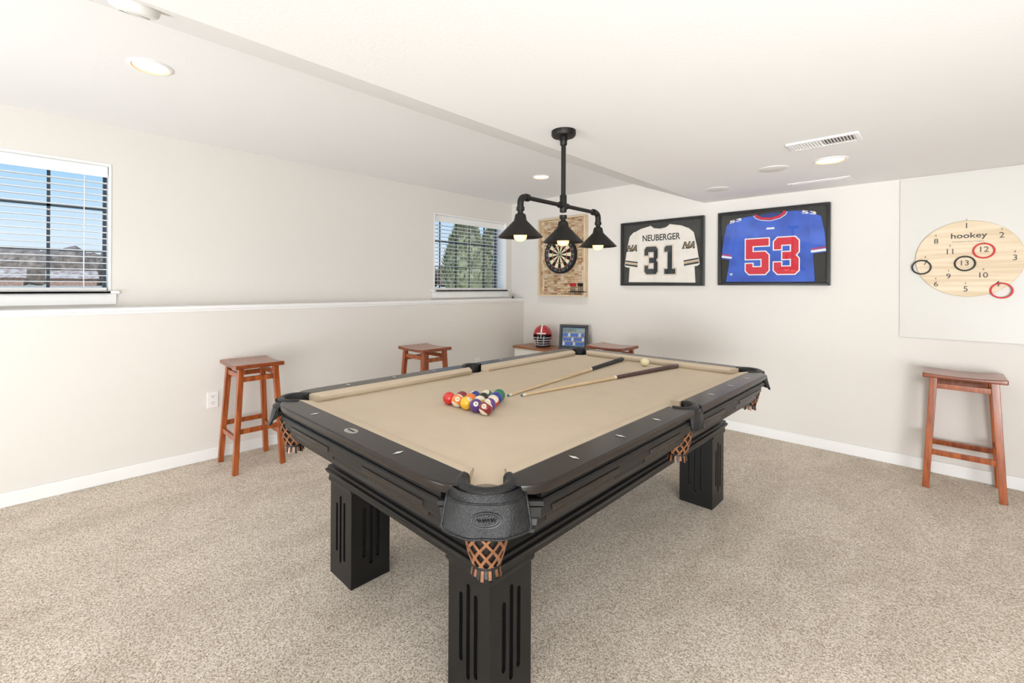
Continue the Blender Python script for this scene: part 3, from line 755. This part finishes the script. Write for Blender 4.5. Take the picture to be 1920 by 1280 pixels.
def sec(r0,r1,a0,a1,y,mi,n=3):
    A=[];Bp=[]
    for i in range(n+1):
        a=math.radians(a0+(a1-a0)*i/n);A.append(bm.verts.new((r0*math.cos(a),y,r0*math.sin(a))));Bp.append(bm.verts.new((r1*math.cos(a),y,r1*math.sin(a))))
    for i in range(n):bm.faces.new([A[i],A[i+1],Bp[i+1],Bp[i]]).material_index=mi
for k in range(20):
    a0=90-9-18*k;a1=a0+18;e=k%2==0
    y=-.0368
    sec(.016,.099,a0,a1,y,0 if e else 1);sec(.099,.107,a0,a1,y,2 if e else 3);sec(.107,.162,a0,a1,y,0 if e else 1);sec(.162,.170,a0,a1,y,2 if e else 3)
sec(.0065,.016,0,360,-.0368,3,24);sec(.0002,.0065,0,360,-.0368,2,16)
add('scoring_face',bm,[d_blk,d_cr,d_red,d_gr],db)
bm=B()
for r in (.016,.099,.107,.162,.170,.2):
    tube(bm,[(r*math.cos(a*math.pi/30),-.0375,r*math.sin(a*math.pi/30)) for a in range(60)],.0007,4,closed=True)
for k in range(20):
    a=math.radians(81-18*k);tube(bm,[(.016*math.cos(a),-.0375,.016*math.sin(a)),(.2*math.cos(a),-.0375,.2*math.sin(a))],.0007,4)
nums=[20,1,18,4,13,6,10,15,2,17,3,19,7,16,8,11,14,9,12,5]
for k,n in enumerate(nums):
    a=math.radians(90-18*k);cx,cz=.190*math.cos(a),.190*math.sin(a)
    text_into(bm,str(n),None,.026,lambda p,q:Vector((cx+p,-.0385,cz+q)),offset=.01)
add('wire_numbers',bm,wire,db)
for k in range(6):
    x=-3.02+(k%3)*.028+(k//3)*.11-.06
    dt=thing('dart','black steel-tip dart with %s flight held in holder'%('red' if k<3 else 'black'),'dart',loc=(x,YB-.06,1.245),group='darts in holder')
    bm=B();lathe(bm,[(.0008,-.045),(.0012,-.015),(.0035,-.012),(.0035,.03),(.0022,.034),(.0022,.06)],10);add('barrel',bm,d_blk,dt)
    bm=B()
    for a in range(4):
        c,s=math.cos(a*math.pi/2+.4),math.sin(a*math.pi/2+.4)
        bm.faces.new([bm.verts.new(p) for p in ((0,0,.05),(.014*c,.014*s,.066),(.014*c,.014*s,.09),(0,0,.092))])
    add('flight',bm,d_red if k<3 else d_blk,dt)
bm=B();box(bm,-.11,.11,-.022,.022,-.006,.006);tag(add('dart_holder',bm,d_blk,loc=(-2.995,YB-.056,1.238),bevel=.002),'small black dart rack below the dartboard','dart rack')

# ---------------------------------------------------------------- ring toss
bm=B();prism(bm,[(-.222,YB-.009,.945),(.62,YB-.009,.945),(.62,YB-.009,2.088),(-.222,YB-.009,2.088)],(0,.0085,0),0,1);pn=add('backing_panel',bm,[M('panel_offwhite',(218,216,210),.35),M('panel_edge',(140,136,128),.5)])
tag(pn,'large thin off-white protective panel on the wall','wall panel')
HC=(.12,1.503);YP=YB-.009
hk=thing('ring_toss_board','round pale pine ring toss board with numbered hooks','ring toss board',loc=(HC[0],YP,HC[1]))
pine=M('pine',(236,219,192),.5,stretch=(.12,1,2.6),col2=(217,194,160),vscale=16)
bm=B();lathe(bm,[(.001,0),(.258,0),(.258,.014),(.255,.016),(.001,.016)],72,mat=R);add('board',bm,pine,hk,smooth=True,angle=30)
txt=M('print_grey',(78,76,76),.7)
bm=B();text_into(bm,'hookey',.17,.048,lambda a,b:Vector((a+.006,-.0166,b+.152)),offset=.015);add('name_lettering',bm,txt,hk)
bm=B();text_into(bm,'The Ring Board Game Company',.15,.010,lambda a,b:Vector((a,-.0166,b+.116)));add('tagline_lettering',bm,txt,hk)
pos={1:(-.005,.225),2:(.155,.150),3:(.212,.0),8:(-.152,.128),11:(-.083,.052),12:(.078,.060),7:(-.205,-.02),13:(-.012,-.028),9:(-.09,-.118),10:(.075,-.112),6:(-.152,-.172),5:(-.008,-.205),4:(.135,-.170)}
brass=M('brass',(150,120,70),.35,metal=.8)
for n,(a,b) in pos.items():
    bm=B();text_into(bm,str(n),None,.036,lambda p,q:Vector((a+p,-.0166,b+q)),offset=.004);add('numeral',bm,txt,hk)
    bm=B();tube(bm,[(0,0,0),(0,-.014,0),(0,-.019,.003),(0,-.021,.010)],.0016,6);add('hook',bm,brass,hk,loc=(a,-.016,b+.034) if n!=4 else (.152,-.016,-.170))
rr=M('ring_red',(214,50,54),.35);rk=M('ring_black',(30,30,32),.4)
for (x,z,m,l) in ((-.106,1.450,rk,'black rubber ring hanging at the edge of the board'),(.108,1.470,rk,'black rubber ring hanging on a center hook'),(.195,1.553,rr,'red rubber ring hanging on upper hook'),(.274,1.288,rr,'red rubber ring hanging at lower edge')):
    bm=B();tube(bm,[(.048*math.cos(a*math.pi/20),0,.048*math.sin(a*math.pi/20)) for a in range(40)],.005,10,closed=True)
    tag(add('game_ring',bm,m,loc=(x,YP-.0216,z),smooth='all'),l,'ring','ring toss rings')

# ---------------------------------------------------------------- cabinet + helmet + photo + small ball
cw_m=M('cabinet_white',(232,229,221),.5)
cb=thing('storage_cabinet','low white cabinet with brown wood top in the corner','cabinet',loc=(-3.215,4.30,0))
hx,hy=.47,.168
bm=B();box(bm,-hx-.015,hx+.015,-hy-.015,hy+.012,.552,.58);add('top',bm,seat3_m,cb,bevel=.003)
bm=B();box(bm,-hx,hx,-hy,hy,.07,.552);[box(bm,a-.02,a+.02,b-.02,b+.02,0,.07) for a in (-hx+.02,hx-.02) for b in (-hy+.02,hy-.02)];add('carcass',bm,cw_m,cb,bevel=.002)
for a,b in ((-hx+.02,-.01),(.01,hx-.02)):
    bm=B();box(bm,a,b,-hy-.014,-hy,.40,.535);dr=add('drawer',bm,cw_m,cb,bevel=.003)
    bm=B();lathe(bm,[(.006,0),(.006,.012),(.013,.018),(.012,.025),(.001,.027)],16,mat=Matrix.Translation(((a+b)/2,-hy-.013,.468))@R);add('knob',bm,iron_m,dr,smooth=True)
    bm=B();box(bm,a,b,-hy-.014,-hy,.09,.385);dr=add('door',bm,cw_m,cb,bevel=.003)
    bm=B();lathe(bm,[(.006,0),(.006,.012),(.013,.018),(.012,.025),(.001,.027)],16,mat=Matrix.Translation((b-.03 if a<0 else a+.03,-hy-.013,.28))@R);add('knob',bm,iron_m,dr,smooth=True)
hm=thing('football_helmet','red football helmet with grey face mask on cabinet','helmet',loc=(-3.39,4.31,.58),rot=(0,0,math.radians(30)))
hred=M('helmet_red',(176,28,40),.2,coat=.7)
bm=B();bmesh.ops.create_uvsphere(bm,u_segments=40,v_segments=28,radius=1)
for v in bm.verts:
    x,y,z=v.co
    v.co=Vector((x*.112,y*.132,.137+z*.122))
kill=[f for f in bm.faces if (f.calc_center_median().z<.030) or (f.calc_center_median().y<-.045 and f.calc_center_median().z<.155)]
bmesh.ops.delete(bm,geom=kill,context='FACES')
sh=add('shell',bm,[hred],hm,smooth='all')
so=sh.modifiers.new('s','SOLIDIFY');so.thickness=.008;so.offset=-1
bm=B()
def sp(th,off=0,s=1.012):
    return Vector((off,-.132*s*math.cos(th),.137+.122*s*math.sin(th)))
st=[[sp(math.radians(a),-.008),sp(math.radians(a),.008),sp(math.radians(a),.008,.99),sp(math.radians(a),-.008,.99)] for a in range(14,160,6)]
loft(bm,st);add('center_stripe',bm,whi,hm)
mg=M('mask_grey',(192,192,196),.3)
bm=B()
def bar(z,x,yf,yb):
    pts=[]
    for i in range(13):
        a=math.pi*i/12;pts.append((x*math.cos(a),yb-(yb-yf)*math.sin(a)**.8 if 0<a<math.pi else yb,z))
    tube(bm,pts,.0050,8)
bar(.035,.085,-.165,-.04);bar(.062,.098,-.175,-.04);bar(.090,.104,-.178,-.04);bar(.118,.106,-.165,-.05)
for x in (-.035,.035):tube(bm,[(x,-.135,.138),(x,-.162,.116),(x,-.172,.09),(x,-.168,.062),(x,-.156,.035)],.0050,8)
tube(bm,[(0,-.128,.16),(0,-.150,.145),(0,-.164,.118)],.0050,8)
add('face_mask',bm,mg,hm,smooth='all')
bm=B();loft(bm,[[Vector((.112*1.02*math.sin(a)*math.cos(.12),-.132*1.02*math.cos(a)*math.cos(.2),z)) for z in (.158,.174)]+[Vector((.112*.98*math.sin(a)*math.cos(.12),-.132*.98*math.cos(a)*math.cos(.2),z)) for z in (.174,.158)] for a in [math.radians(q) for q in range(-28,29,4)]]);add('front_bumper',bm,whi,hm)
bm=B();lathe(bm,[(.08,.0),(.085,.004),(.085,.03),(.001,.03)],24,c=(0,.02,0));lathe(bm,[(.001,.03),(.08,.03),(.094,.09),(.085,.15),(.04,.2),(.001,.21)],24,c=(0,.02,0));add('padding',bm,M('padding_dark',(46,46,50),.8),hm,smooth=True)
pf=thing('picture_frame','black tabletop frame holding blue team photo on cabinet','picture frame',loc=(-2.97,4.33,.58),rot=(math.radians(-12),0,math.radians(22)))
bm=B();w,h,f,dd=.165,.285,.024,.018
box(bm,-w,w,-dd,0,0,f);box(bm,-w,w,-dd,0,h-f,h);box(bm,-w,-w+f,-dd,0,f,h-f);box(bm,w-f,w,-dd,0,f,h-f);add('frame',bm,M('frame_dark',(52,52,52),.3,coat=.3),pf,bevel=.003)
bm=B();box(bm,-w+f,w-f,-.008,-.004,f,h-f);add('mat_board',bm,M('mat_navy',(50,62,92),.7),pf)
bm=B();box(bm,-w+f+.014,w-f-.014,-.0095,-.008,f+.014,h-f-.014,0)
for r_ in range(3):
    for i in range(8):
        x=-.110+i*.030+(r_%2)*.010;z=.048+r_*.050
        yy=-.0105-.0004*(2-r_)
        if x>.112: continue
        prism(bm,[(x-.013,yy,z),(x+.013,yy,z),(x+.013,yy,z+.030),(x+.006,yy,z+.040),(x-.006,yy,z+.040),(x-.013,yy,z+.030)],(0,.0003,0),1 if (i+r_)%4 else 3)
        prism(bm,[(x+.0068*math.cos(a*math.pi/4),yy-.0007,z+.045+.008*math.sin(a*math.pi/4)) for a in range(8)],(0,.0003,0),2)
add('photograph',bm,[M('team_photo',(140,166,170),.4,col2=(84,104,110),vscale=12),M('photo_blue',(60,110,205),.4),M('photo_skin',(205,168,142),.4),M('photo_white',(205,212,225),.4)],pf)
bm=B();beam(bm,(0,0,.2),(0,.09,.022),.05,.004);add('easel_back',bm,cfr_m,pf)
bo=thing('display_baseball','small white ball on dark stand on the wall ledge','ball',loc=(-3.955,4.40,ZLED))
bm=B();lathe(bm,[(.022,0),(.022,.006),(.010,.010),(.012,.018),(.001,.018)],20);add('stand',bm,cfr_m,bo,smooth=True)
bm=B();bmesh.ops.create_uvsphere(bm,u_segments=20,v_segments=14,radius=.022,matrix=Matrix.Translation((0,0,.036)));add('ball',bm,M('ball_white',(225,222,215),.5,col2=(90,70,60),vscale=60),bo,smooth='all')

# ---------------------------------------------------------------- world + lights
w=bpy.data.worlds.new('World');S.world=w;w.use_nodes=True;nt=w.node_tree
bg=nt.nodes['Background'];tc=nt.nodes.new('ShaderNodeTexCoord');sp_=nt.nodes.new('ShaderNodeSeparateXYZ');r=nt.nodes.new('ShaderNodeValToRGB')
nt.links.new(tc.outputs['Generated'],sp_.inputs[0]);nt.links.new(sp_.outputs['Z'],r.inputs['Fac'])
e=r.color_ramp.elements;e[0].position=0.0;e[0].color=lin((224,234,242));e[1].position=.36;e[1].color=lin((118,178,234))
q=e.new(.08);q.color=lin((202,224,242));q=e.new(.2);q.color=lin((154,204,242))
nt.links.new(r.outputs['Color'],bg.inputs['Color']);bg.inputs['Strength'].default_value=1.15
def area_light(name,loc,tgt,sx,sy,p,c=(.94,.972,1),spread=180):
    l=bpy.data.lights.new(name,'AREA');l.shape='RECTANGLE';l.size=sx;l.size_y=sy;l.energy=p;l.color=c;l.spread=math.radians(spread)
    o=bpy.data.objects.new(name,l);COL.objects.link(o);o.location=loc
    o.rotation_euler=(Vector(tgt)-Vector(loc)).to_track_quat('-Z','Y').to_euler();return o
area_light('added_room_fill',(1.3,-2.2,.6),(-.8,1.8,2.3),2.4,1.6,100)  # unseen fill light, added to even out ceiling and room
area_light('added_camera_side_fill',(2.0,-1.2,1.3),(-2.4,3.4,1.2),1.8,1.4,40)  # soft fill added behind the camera, not a lamp of the room
area_light('added_far_ceiling_fill',(1.6,-1.4,.45),(-.6,3.4,2.1),1.4,.9,22,spread=70)  # extra fill aimed at the dim far ceiling, no fixture there
area_light('added_left_ceiling_fill',(-2.3,-2.6,.4),(-2.9,2.4,2.39),1.6,1.2,44,spread=110)  # added out-of-view fill that lifts the left high ceiling
l=bpy.data.lights.new('sun_lamp','SUN');l.energy=3.3;l.angle=.02;o=bpy.data.objects.new('sun_lamp',l);COL.objects.link(o);o.rotation_euler=(math.radians(50),0,math.radians(60));o.location=(0,0,8)

# ---------------------------------------------------------------- camera
cam=bpy.data.cameras.new('camera');co=bpy.data.objects.new('camera',cam);COL.objects.link(co)
cam.sensor_width=36;cam.lens=851.5/1920*36;cam.shift_x=(960-917.46)/1920;cam.shift_y=(536-640)/1920;cam.clip_start=.05;cam.clip_end=500
co.rotation_mode='QUATERNION'
Mr=Matrix.Rotation(math.radians(44.928),3,'Z')@Matrix.Rotation(math.radians(90),3,'X')@Matrix.Rotation(math.radians(.304),3,'Z')
co.rotation_quaternion=Mr.to_quaternion();co.location=(0,0,1.3)
S.camera=co
